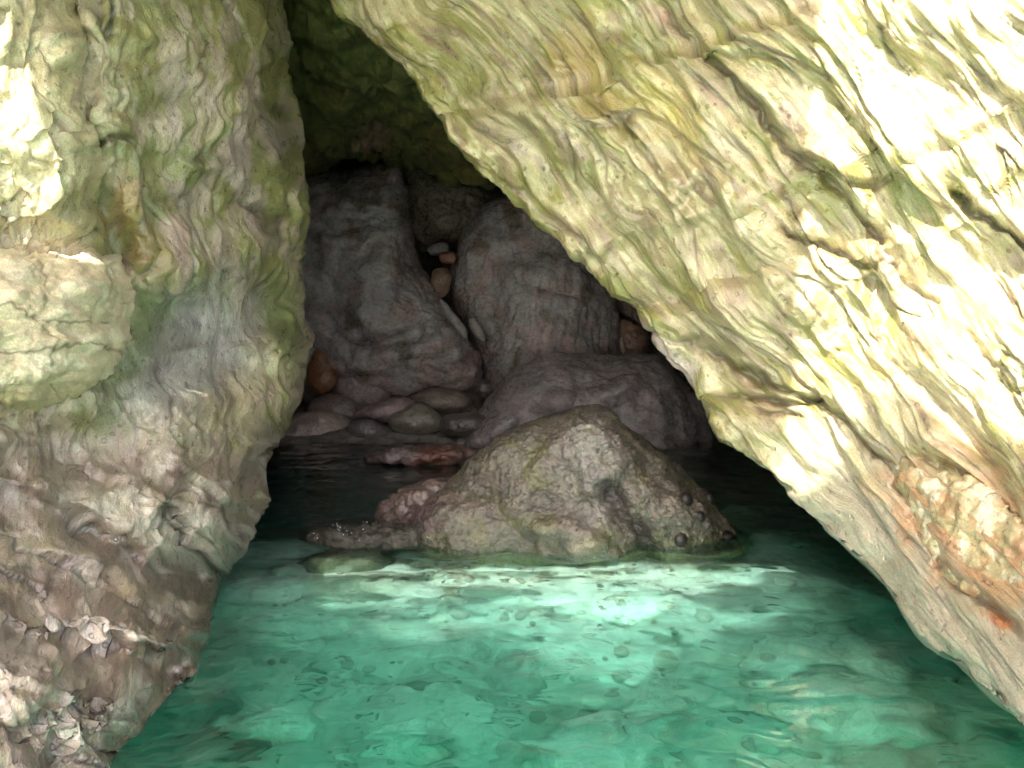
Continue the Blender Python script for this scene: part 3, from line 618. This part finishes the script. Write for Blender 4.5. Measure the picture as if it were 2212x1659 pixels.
GC = 'cobbles along the back shore of the cave'
cob = [
 ('orange brown upright oval stone tucked beside the left wall', [(690, 750), (712, 765), (727, 800), (722, 835), (700, 850), (672, 845), (664, 810), (672, 770)], 8.14, 0.125, (0.20, 0.095, 0.04)),
 ('rounded grey cobble right of the orange stone', [(730, 810), (780, 804), (830, 812), (850, 838), (835, 870), (800, 890), (750, 890), (722, 865)], 8.26, 0.213, (0.312, 0.247, 0.247)),
 ('small dark brown cobble between the orange stone and the grey cobble', [(680, 860), (720, 850), (755, 860), (775, 890), (770, 915), (700, 915), (665, 890)], 8.02, 0.163, (0.208, 0.156, 0.143)),
 ('pinkish wedge cobble lying in front of the rounded grey cobble', [(775, 885), (820, 868), (865, 858), (895, 868), (890, 895), (850, 912), (790, 908), (765, 900)], 7.78, 0.175, (0.364, 0.273, 0.273)),
 ('greenish grey cobble at the right end of the cobble row', [(850, 893), (890, 872), (925, 878), (952, 900), (962, 925), (900, 940), (850, 930), (838, 910)], 7.66, 0.175, (0.286, 0.260, 0.208)),
 ('pale triangular cobble lowest at the water beside the left wall', [(640, 895), (690, 882), (740, 895), (775, 925), (790, 950), (720, 975), (620, 985), (585, 960), (600, 920)], 7.90, 0.225, (0.468, 0.377, 0.325)),
 ('tiny white pebble below the gap between the tall boulders', [(1022, 800), (1034, 796), (1042, 803), (1038, 814), (1026, 815)], 8.44, 0.037, (0.363, 0.306, 0.282)),
 ('brown cobble right of the tiny white pebble', [(985, 822), (1030, 812), (1075, 820), (1085, 845), (1040, 870), (990, 860)], 8.62, 0.188, (0.121, 0.097, 0.089)),
 ('tan stone stuck in the gap between the tall boulders', [(935, 585), (960, 577), (975, 595), (970, 625), (955, 642), (935, 625)], 8.33, 0.088, (0.19, 0.125, 0.09)),
 ('small red brown stone above the tan stone in the gap', [(950, 548), (975, 543), (988, 555), (980, 568), (955, 568)], 8.45, 0.062, (0.200, 0.100, 0.070)),
 ('grey stone at the top of the gap', [(925, 535), (945, 522), (968, 528), (970, 545), (945, 552), (928, 550)], 8.57, 0.075, (0.120, 0.110, 0.110)),
 ('pale slanting pebble low in the gap between the tall boulders', [(1015, 690), (1028, 688), (1045, 715), (1045, 735), (1030, 730), (1018, 712)], 8.03, 0.050, (0.266, 0.250, 0.234)),
 ('thin grey flake in the gap left of the slanting pebble', [(950, 650), (965, 655), (1000, 700), (1010, 725), (998, 728), (965, 690)], 8.09, 0.050, (0.286, 0.273, 0.260)),
 ('narrow pale pebble by the dark reddish boulder', [(1338, 735), (1345, 730), (1352, 755), (1347, 765), (1340, 755)], 8.45, 0.037, (0.282, 0.242, 0.218)),
 ('rusty brown stone between the upright boulder and the slab edge', [(1345, 690), (1385, 700), (1400, 740), (1385, 775), (1350, 765), (1338, 725)], 8.57, 0.125, (0.17, 0.11, 0.08)),
]
cob += [
 ('flat brown grey stone lying between the rounded cobble and the broad boulder', [(900, 850), (950, 838), (1000, 848), (1020, 872), (985, 892), (920, 890), (895, 872)], 7.9, 0.2, (0.22, 0.18, 0.155)),
 ('dark flat stone at the water edge left of the broad boulder', [(955, 905), (1000, 892), (1045, 900), (1055, 930), (1000, 945), (955, 935)], 7.4, 0.18, (0.15, 0.13, 0.12)),
 ('small grey stone between the pale triangular cobble and the pink wedge', [(752, 915), (785, 905), (820, 915), (838, 935), (800, 952), (765, 945)], 7.6, 0.14, (0.24, 0.21, 0.20)),
]
for i, (lab, ol, d_, T_, c_) in enumerate(cob):
    add('cobble', lab, 'stone', ol, d_, T_, M_STONE, c_, amp=0.02 if T_ > 0.08 else 0.006, fs=7, na=90, nrad=32, seed=80 + i, group=GC, rimj=2.0, k=2.5)

# low wet ledge stones between the cobbles and the front boulder
add('ledge_stone', 'low rust red and grey stone just breaking the dark water left of the front boulder', 'stone',
    [(790, 985), (850, 965), (930, 962), (1010, 965), (1040, 985), (1000, 1010), (880, 1008), (800, 1003)], 6.75, 0.3, M_STONE, (0.19, 0.13, 0.11), amp=0.03, fs=8, na=160, nrad=50, seed=101,
    colf=lambda x, y, c: mixc(mixc(c, (0.22, 0.08, 0.05), blob(x, y, 930, 985, 60, 20) * 0.7), (0.3, 0.25, 0.25), blob(x, y, 860, 980, 40, 15) * 0.7), group='low stones in the dark water')
add('ledge_stone', 'pinkish pointed stone leaning on the left foot of the front boulder', 'stone',
    [(815, 1095), (848, 1072), (890, 1046), (950, 1030), (990, 1045), (960, 1100), (900, 1150), (850, 1150), (812, 1125)], 4.95, 0.2, M_STONE, (0.11, 0.08, 0.07), amp=0.03, fs=9, na=120, nrad=40, seed=103, group='low stones in the dark water')
add('ledge_stone', 'low dark purple stone ledge washed by foam in front of the dark water', 'stone',
    [(655, 1156), (690, 1143), (725, 1148), (752, 1132), (800, 1140), (838, 1128), (872, 1138), (910, 1126), (950, 1150), (960, 1230), (800, 1260), (660, 1220)], 4.72, 0.35, M_CEIL, (0.05, 0.045, 0.035), amp=0.03, fs=10, na=200, nrad=50, seed=104, group='low stones in the dark water')

# ------------------------------------------------------------------ cave ceiling and enclosing chamber
def col_ceil(x, y, c):
    c = mixc(c, (0.15, 0.13, 0.035), smooth(-0.1, 0.4, fbm(x / 70, y / 60, 3, 4)) * 0.7)
    c = mixc(c, (0.22, 0.14, 0.10), blob(x, y, 800, 285, 45, 35) * 0.8)
    return c
add('cave_ceiling', 'dark moss green lumpy ceiling rock hanging between the left wall and the slab', 'rock ceiling',
    [(520, -300), (800, -320), (1100, -250), (1180, 100), (1130, 330), (1060, 400), (960, 375), (860, 352), (760, 345), (640, 372), (540, 380), (480, 100)],
    7.6, 1.3, M_CEIL, (0.115, 0.12, 0.03), Tb=1.4, amp=0.08, fs=2.5, na=300, nrad=110, seed=111, k=2.4, rimj=14, tilt=(0, 0.0045), colf=col_ceil,
    fold=lambda x, y: 0.16 * billow((x - 0.5 * y) / 90, y / 90, 2, 5, 0.6),
    feat=lambda x, y: 0.35 * smooth(260, 180, y + 30 * noise(x / 90, y / 90, 3)) - 0.12 * np.exp(-(polydist(x, y, [(880, 60), (840, 160), (800, 260)])[0] / 14) ** 2))

def chamber():
    n_u, n_v = 120, 90
    th = np.linspace(math.radians(-25), math.radians(205), n_u)[None, :]      # 0 = +x, 90 = +y
    ph = np.linspace(-0.45, math.pi / 2, n_v)[:, None]
    cx, cy, cz = 0.1, 7.0, -0.2
    def shell(rx, ry, rz):
        x = cx + rx * np.cos(th) * np.cos(ph); y = cy + ry * np.sin(th) * np.cos(ph); z = cz + rz * np.sin(ph) + 0 * th
        return np.stack([x, y, z], -1)
    A = shell(3.4, 4.2, 4.4)
    A += 0.25 * np.stack([fbm(A[..., 0], A[..., 1], A[..., 2], 4), fbm(A[..., 0], A[..., 1], A[..., 2] + 30, 4), 0 * A[..., 0]], -1)
    c = np.zeros(A.shape) + np.array([0.10, 0.09, 0.07])
    c = mixc(c, (0.07, 0.08, 0.03), smooth(1.0, 2.5, A[..., 2]))
    B = shell(4.6, 5.4, 5.4)
    nv = n_u * n_v; q = gridfaces(n_v, n_u)
    ring = np.concatenate([np.arange(n_u), np.arange(1, n_v) * n_u + n_u - 1, (n_v - 1) * n_u + np.arange(n_u - 2, -1, -1), np.arange(n_v - 2, 0, -1) * n_u])
    r2 = np.roll(ring, -1)
    F_ = np.concatenate([q, q[:, ::-1] + nv, np.stack([ring, ring + nv, r2 + nv, r2], -1)])
    o = mesh_obj('cave_chamber', np.concatenate([A.reshape(-1, 3), B.reshape(-1, 3)]), F_, M_CAVE, None, np.concatenate([c.reshape(-1, 3)] * 2))
    return o
ch = chamber(); tag(ch, 'dark rock chamber wall closing the cave behind the back boulders', 'cave wall', kind='structure')

# unseen rock blockers added above and behind the camera; their slot shapes the sunlight
def sun_blocker(name, x0, x1, ya, yb, z0, thick, seed, edge=0.06):
    nu, nv = 260, 60
    u = np.linspace(0, 2 * math.pi, nu, endpoint=False)[None]; v = np.linspace(0, math.pi, nv)[:, None]
    su = lambda t, p: np.sign(t) * np.abs(t) ** p
    X = (x0 + x1) / 2 + (x1 - x0) / 2 * su(np.cos(u), 0.5) * su(np.sin(v), 0.35)
    t_ = 0.5 + 0.5 * su(np.sin(u), 0.5) * su(np.sin(v), 0.35)
    Y = ya(X) + (yb(X) - ya(X)) * t_
    Z = z0 + thick / 2 + thick / 2 * su(np.cos(v), 0.6) + 0 * u
    P = np.stack([X, Y, Z], -1)
    P = P + np.stack([edge * fbm(X * 2.6, Y * 2.6, Z + seed, 4), edge * fbm(X * 2.6, Y * 2.6, Z + seed + 9, 4), 0.12 * fbm(X * 1.6, Y * 1.6, Z + seed + 19, 4)], -1)
    i = np.arange(nv - 1)[:, None] * nu; j = np.arange(nu)[None]; j2 = (j + 1) % nu
    q = np.stack([i + j, i + nu + j, i + nu + j2, i + j2], -1).reshape(-1, 4)
    c = np.zeros(P.shape) + np.array([0.26, 0.24, 0.16])
    return mesh_obj(name, P, q, M_CEIL, None, c)
front_edge = lambda X: np.interp(X, [-3.0, -1.98, -1.9, -0.3, -0.05, 0.24, 0.4, 0.55, 4.0], [2.3, 2.15, 1.08, 1.05, 0.92, 0.95, 2.2, 2.6, 2.8]) + 0.07 * smooth(-1.9, -1.7, X) * fbm(X * 2.5, 3.3, 1.0, 3)
rear_edge = lambda X: np.interp(X, [-3.0, -2.03, -1.96, -1.85, -1.6, -1.4, -1.2, -0.95, -0.75, -0.5, -0.2, 0.12, 0.38, 0.6, 0.9, 4.0], [1.2, 1.2, 1.5, 0.9, 0.55, 0.38, 0.6, 0.5, 0.2, 0.45, 0.4, 1.08, 1.15, 0.4, -0.2, -0.5]) + 0.10 * smooth(-1.9, -1.6, X) * smooth(0.2, 0.0, X) * fbm(X * 1.7, 8.3, 1.0, 3)
o = sun_blocker('sun_blocker_rock', -4.2, 4.4, front_edge, lambda X: 9.0 + 0 * X, 3.4, 0.35, 1)
tag(o, 'added unseen rock sheet blocking the sun above the cave mouth and chamber', 'sun blocker')
o = sun_blocker('sun_blocker_rock', -3.4, 3.4, lambda X: -1.3 + 0 * X, rear_edge, 3.4, 0.3, 5)
tag(o, 'added unseen narrow rock strip blocking the sun above the camera', 'sun blocker')

# ------------------------------------------------------------------ sea bed and water
def axis(lo, hi, flo, fhi, n_f, n_o):
    a = lo + (flo - lo) * (1 - np.linspace(1, 0, n_o, endpoint=False) ** 3)
    b = np.linspace(flo, fhi, n_f, endpoint=False); c = fhi + (hi - fhi) * np.linspace(0, 1, n_o) ** 3
    return np.concatenate([a, b, c])
def bed_z(X, Y):
    z = -0.76 + 0.16 * smooth(2.4, 3.5, Y) + 0.36 * smooth(3.45, 4.0, Y + 0.15 * noise(X * 2, Y, 3)) * smooth(1.9, 1.2, X)
    z = z + 0.36 * smooth(6.0, 8.4, Y) * smooth(1.6, 0.4, X) - 0.45 * smooth(4.6, 5.4, Y) * smooth(7.4, 6.4, Y) * smooth(0.9, 0.2, X) 
    z = z - 0.0 + 0.07 * fbm(X * 1.4, Y * 1.4, 3, 4) + 0.025 * fbm(X * 6, Y * 6, 7, 3)
    z = z - 6 * smooth(0, -60, Y) - 1.0 * smooth(2.0, -4.0, Y)
    return z
xs = axis(-90, 90, -2.6, 2.8, 260, 26); ys = axis(-180, 12, 1.2, 8.5, 330, 26)
X, Y = np.meshgrid(xs, ys); Z = bed_z(X, Y)
c = np.zeros(X.shape + (3,)) + np.array([0.60, 0.57, 0.47])
c = mixc(c, (0.66, 0.68, 0.60), smooth(3.4, 3.8, Y) * smooth(5.0, 4.6, Y))  # sand painted lighter where the sun patch falls
pt = fbm(X * 1.8, Y * 2.6, 15, 4)
c = mixc(c, (0.19, 0.18, 0.10), smooth(0.0, 0.5, pt) * 0.55)
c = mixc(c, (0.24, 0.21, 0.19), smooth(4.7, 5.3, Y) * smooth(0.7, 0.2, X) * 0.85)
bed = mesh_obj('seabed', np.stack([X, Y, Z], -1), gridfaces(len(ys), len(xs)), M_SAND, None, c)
tag(bed, 'pale sandy sea bed under shallow green water', kind='structure')

xs = axis(-90, 90, -1.9, 2.4, 440, 24); ys = axis(-180, 11.8, 1.7, 9.0, 640, 24)
X, Y = np.meshgrid(xs, ys)
fade = smooth(-30, 0, Y) * smooth(30, 6, np.abs(X))
wx = X + 0.06 * fbm(X * 2, Y * 2, 4, 2); wy = Y + 0.06 * fbm(X * 2, Y * 2, 14, 2)
Z = 0.016 * noise(wx * 1.3, wy * 2.6, 1) + 0.013 * noise(wx * 3.2, wy * 5.2, 2) + 0.0065 * noise(wx * 7.5, wy * 9, 3) + 0.0026 * noise(wx * 16, wy * 20, 5)
calm = 1 - 0.45 * smooth(4.5, 6.0, Y)
Z = Z * fade * calm
nr, nc = X.shape; nv = nr * nc
V = np.stack([X, Y, Z], -1).reshape(-1, 3)
ring = np.concatenate([np.arange(nc), np.arange(1, nr) * nc + nc - 1, (nr - 1) * nc + np.arange(nc - 2, -1, -1), np.arange(nr - 2, 0, -1) * nc])
Bv = V[ring].copy(); Bv[:, 2] = -14; r2 = np.roll(np.arange(len(ring)), -1)
side = np.stack([ring, nv + np.arange(len(ring)), nv + r2, ring[r2]], -1)
water = mesh_obj('sea_water', np.concatenate([V, Bv]), np.concatenate([gridfaces(nr, nc), side]), M_WATER, None)
import bmesh
bm = bmesh.new(); bm.from_mesh(water.data); bm.verts.ensure_lookup_table()
f = bm.faces.new([bm.verts[nv + i] for i in range(len(ring))]); bmesh.ops.recalc_face_normals(bm, faces=bm.faces); bm.to_mesh(water.data); bm.free()
tag(water, 'clear turquoise green sea water with ripples', kind='structure')

# pebbles strewn over the sea bed
rp = np.random.RandomState(3); n_p = 2600
d_u = (1 + 5 ** 0.5) / 2
IV = np.array([(-1, d_u, 0), (1, d_u, 0), (-1, -d_u, 0), (1, -d_u, 0), (0, -1, d_u), (0, 1, d_u), (0, -1, -d_u), (0, 1, -d_u), (d_u, 0, -1), (d_u, 0, 1), (-d_u, 0, -1), (-d_u, 0, 1)]) / math.hypot(1, d_u)
IF = [(0, 11, 5), (0, 5, 1), (0, 1, 7), (0, 7, 10), (0, 10, 11), (1, 5, 9), (5, 11, 4), (11, 10, 2), (10, 7, 6), (7, 1, 8), (3, 9, 4), (3, 4, 2), (3, 2, 6), (3, 6, 8), (3, 8, 9), (4, 9, 5), (2, 4, 11), (6, 2, 10), (8, 6, 7), (9, 8, 1)]
IF = np.array(IF); e_ = {}; V2 = IV.tolist(); F2 = []
def mid(a_, b_):
    k_ = (min(a_, b_), max(a_, b_))
    if k_ not in e_: v_ = np.array(V2[a_]) + np.array(V2[b_]); V2.append((v_ / np.linalg.norm(v_)).tolist()); e_[k_] = len(V2) - 1
    return e_[k_]
for a_, b_, c_ in IF.tolist():
    x_, y_, z_ = mid(a_, b_), mid(b_, c_), mid(c_, a_); F2 += [(a_, x_, z_), (x_, b_, y_), (z_, y_, c_), (x_, y_, z_)]
V2 = np.array(V2); F2 = np.array(F2)
px_ = rp.uniform(-2.2, 2.3, n_p); py_ = 1.9 + 4.0 * rp.uniform(0, 1, n_p) ** 1.2
keep = fbm(px_ * 1.1, py_ * 1.1, 9, 2) > rp.uniform(-0.5, 0.6, n_p); px_, py_ = px_[keep], py_[keep]; n_p = len(px_)
rad = 0.012 + 0.055 * rp.uniform(0, 1, n_p) ** 3.5
ang = rp.uniform(0, 6.28, n_p); sc3 = np.stack([rad, rad * rp.uniform(0.6, 1, n_p), rad * rp.uniform(0.4, 0.7, n_p)], -1)
L = V2[None] * sc3[:, None] * (1 + 0.18 * noise(V2[None, :, 0] * 1.5 + np.arange(n_p)[:, None] * 3.1, V2[None, :, 1] * 1.5, V2[None, :, 2] * 1.5))[..., None]
PV = np.stack([L[..., 0] * np.cos(ang)[:, None] - L[..., 1] * np.sin(ang)[:, None] + px_[:, None], L[..., 0] * np.sin(ang)[:, None] + L[..., 1] * np.cos(ang)[:, None] + py_[:, None], L[..., 2] + (bed_z(px_, py_) + rad * 0.15)[:, None]], -1)
PF = (F2[None] + (np.arange(n_p) * len(V2))[:, None, None]).reshape(-1, 3)
tone = rp.uniform(0, 1, n_p); cp_ = np.where((tone < 0.25)[:, None], [[0.14, 0.13, 0.10]], np.where((tone < 0.7)[:, None], [[0.36, 0.33, 0.27]], [[0.62, 0.60, 0.52]])) * rp.uniform(0.75, 1.1, (n_p, 1))
pb = mesh_obj('pebbles', PV, PF, M_STONE, None, np.repeat(cp_, len(V2), 0))
tag(pb, 'small grey and white pebbles scattered over the sandy bottom', 'pebbles', kind='stuff')

# stones lying under the water
GS = 'stones on the sea bed'
sub = [((1820, 1545), 0.26, 0.16, 'broad pale stone under the water near the lower right corner'),
       ((1700, 1440), 0.20, 0.12, 'pale stone under the water above the broad pale one'),
       ((1900, 1450), 0.18, 0.10, 'flat pale stone under the water close to the slab'),
       ((570, 1560), 0.20, 0.13, 'pale stone under the water beside the lower left rock'),
       ((880, 1590), 0.14, 0.10, 'round pale stone under the water left of centre at the bottom'),
       ((1420, 1530), 0.17, 0.10, 'pale stone under the water right of centre'),
       ((980, 1400), 0.12, 0.08, 'small pale stone under the water in the middle distance'),
       ((1300, 1640), 0.22, 0.12, 'pale stone cut by the bottom of the picture'),
       ((760, 1215), 0.22, 0.16, 'dark weedy stone under the water before the foam ledge'),
       ((1120, 1470), 0.13, 0.08, 'grey stone under the water in the centre of the pool')]
for i, ((sx, sy), R_, H_, lab) in enumerate(sub):
    p = on_plane(sx, sy, 0.0); r_in = p - np.array([0, 0, CAM_H]); r_in /= np.linalg.norm(r_in)
    ci = -r_in[2]; k_ = 1 / 1.333; cosr = math.sqrt(1 - k_ * k_ * (1 - ci * ci)); rd = k_ * r_in + np.array([0, 0, k_ * ci - cosr])
    tpos = p.copy()
    for _ in range(60):
        tpos = tpos + rd * 0.03
        if tpos[2] < bed_z(tpos[0], tpos[1]): break
    n_u, n_v = 64, 32
    uu = np.linspace(0, 2 * math.pi, n_u, endpoint=False)[None]; vv = np.linspace(-math.pi / 2, math.pi / 2, n_v)[:, None]
    D = np.stack([np.cos(vv) * np.cos(uu), np.cos(vv) * np.sin(uu), np.sin(vv) + 0 * uu], -1)
    h = 1 + 0.28 * fbm(D[..., 0] * 1.3, D[..., 1] * 1.3, D[..., 2] + i * 5, 3)
    V = D * h[..., None] * np.array([R_, R_ * 0.75, H_])
    ii = np.arange(n_v - 1)[:, None] * n_u; jj = np.arange(n_u)[None]; j2 = (jj + 1) % n_u
    q = np.stack([ii + jj, ii + j2, ii + n_u + j2, ii + n_u + jj], -1).reshape(-1, 4)
    colr = (0.08, 0.09, 0.05) if 'dark' in lab else ((0.34, 0.33, 0.27) if 'grey' in lab else (0.66, 0.64, 0.56))
    s_ = mesh_obj('seabed_stone', V, q, M_STONE, None, np.zeros((n_u * n_v, 3)) + colr)
    s_.location = tuple(tpos + np.array([0, 0, H_ * 0.35])); s_.rotation_euler = (0, 0, i * 0.9)
    tag(s_, lab, 'stone', GS)

# foam where the swell washes over the low ledge
rf = random.Random(5); Vs = []; Fs = []
ico = [(0, 0, 1), (1, 0, 0), (0, 1, 0), (-1, 0, 0), (0, -1, 0), (0, 0, -1)]; icf = [(0, 1, 2), (0, 2, 3), (0, 3, 4), (0, 4, 1), (5, 2, 1), (5, 3, 2), (5, 4, 3), (5, 1, 4)]
for i in range(260):
    t_ = rf.random(); px_ = 700 + 200 * t_ + rf.gauss(0, 25); py_ = 1147 + rf.gauss(0, 8) + 6 * math.sin(t_ * 9)
    if rf.random() < 0.25: px_ = 735 + rf.gauss(0, 22); py_ = 1143 + rf.gauss(0, 5)
    p = on_plane(px_, py_, 0.012 + abs(rf.gauss(0, 0.02))); r_ = 0.0008 + 0.0035 * rf.random() ** 3
    b0 = len(Vs); Vs += [(p[0] + r_ * a, p[1] + r_ * b_, p[2] + r_ * c_) for a, b_, c_ in ico]; Fs += [tuple(b0 + k_ for k_ in f_) for f_ in icf]
mf = bpy.data.materials.new('foam'); t = nodes(mf); b = N(t, 'ShaderNodeBsdfPrincipled', {'Base Color': (0.8, 0.82, 0.82, 1), 'Roughness': 0.3}); N(t, 'ShaderNodeOutputMaterial', {0: b})
fo = mesh_obj('foam', Vs, Fs, mf)
tag(fo, 'thin line of white foam bubbles on the low purple ledge', 'foam', kind='stuff')
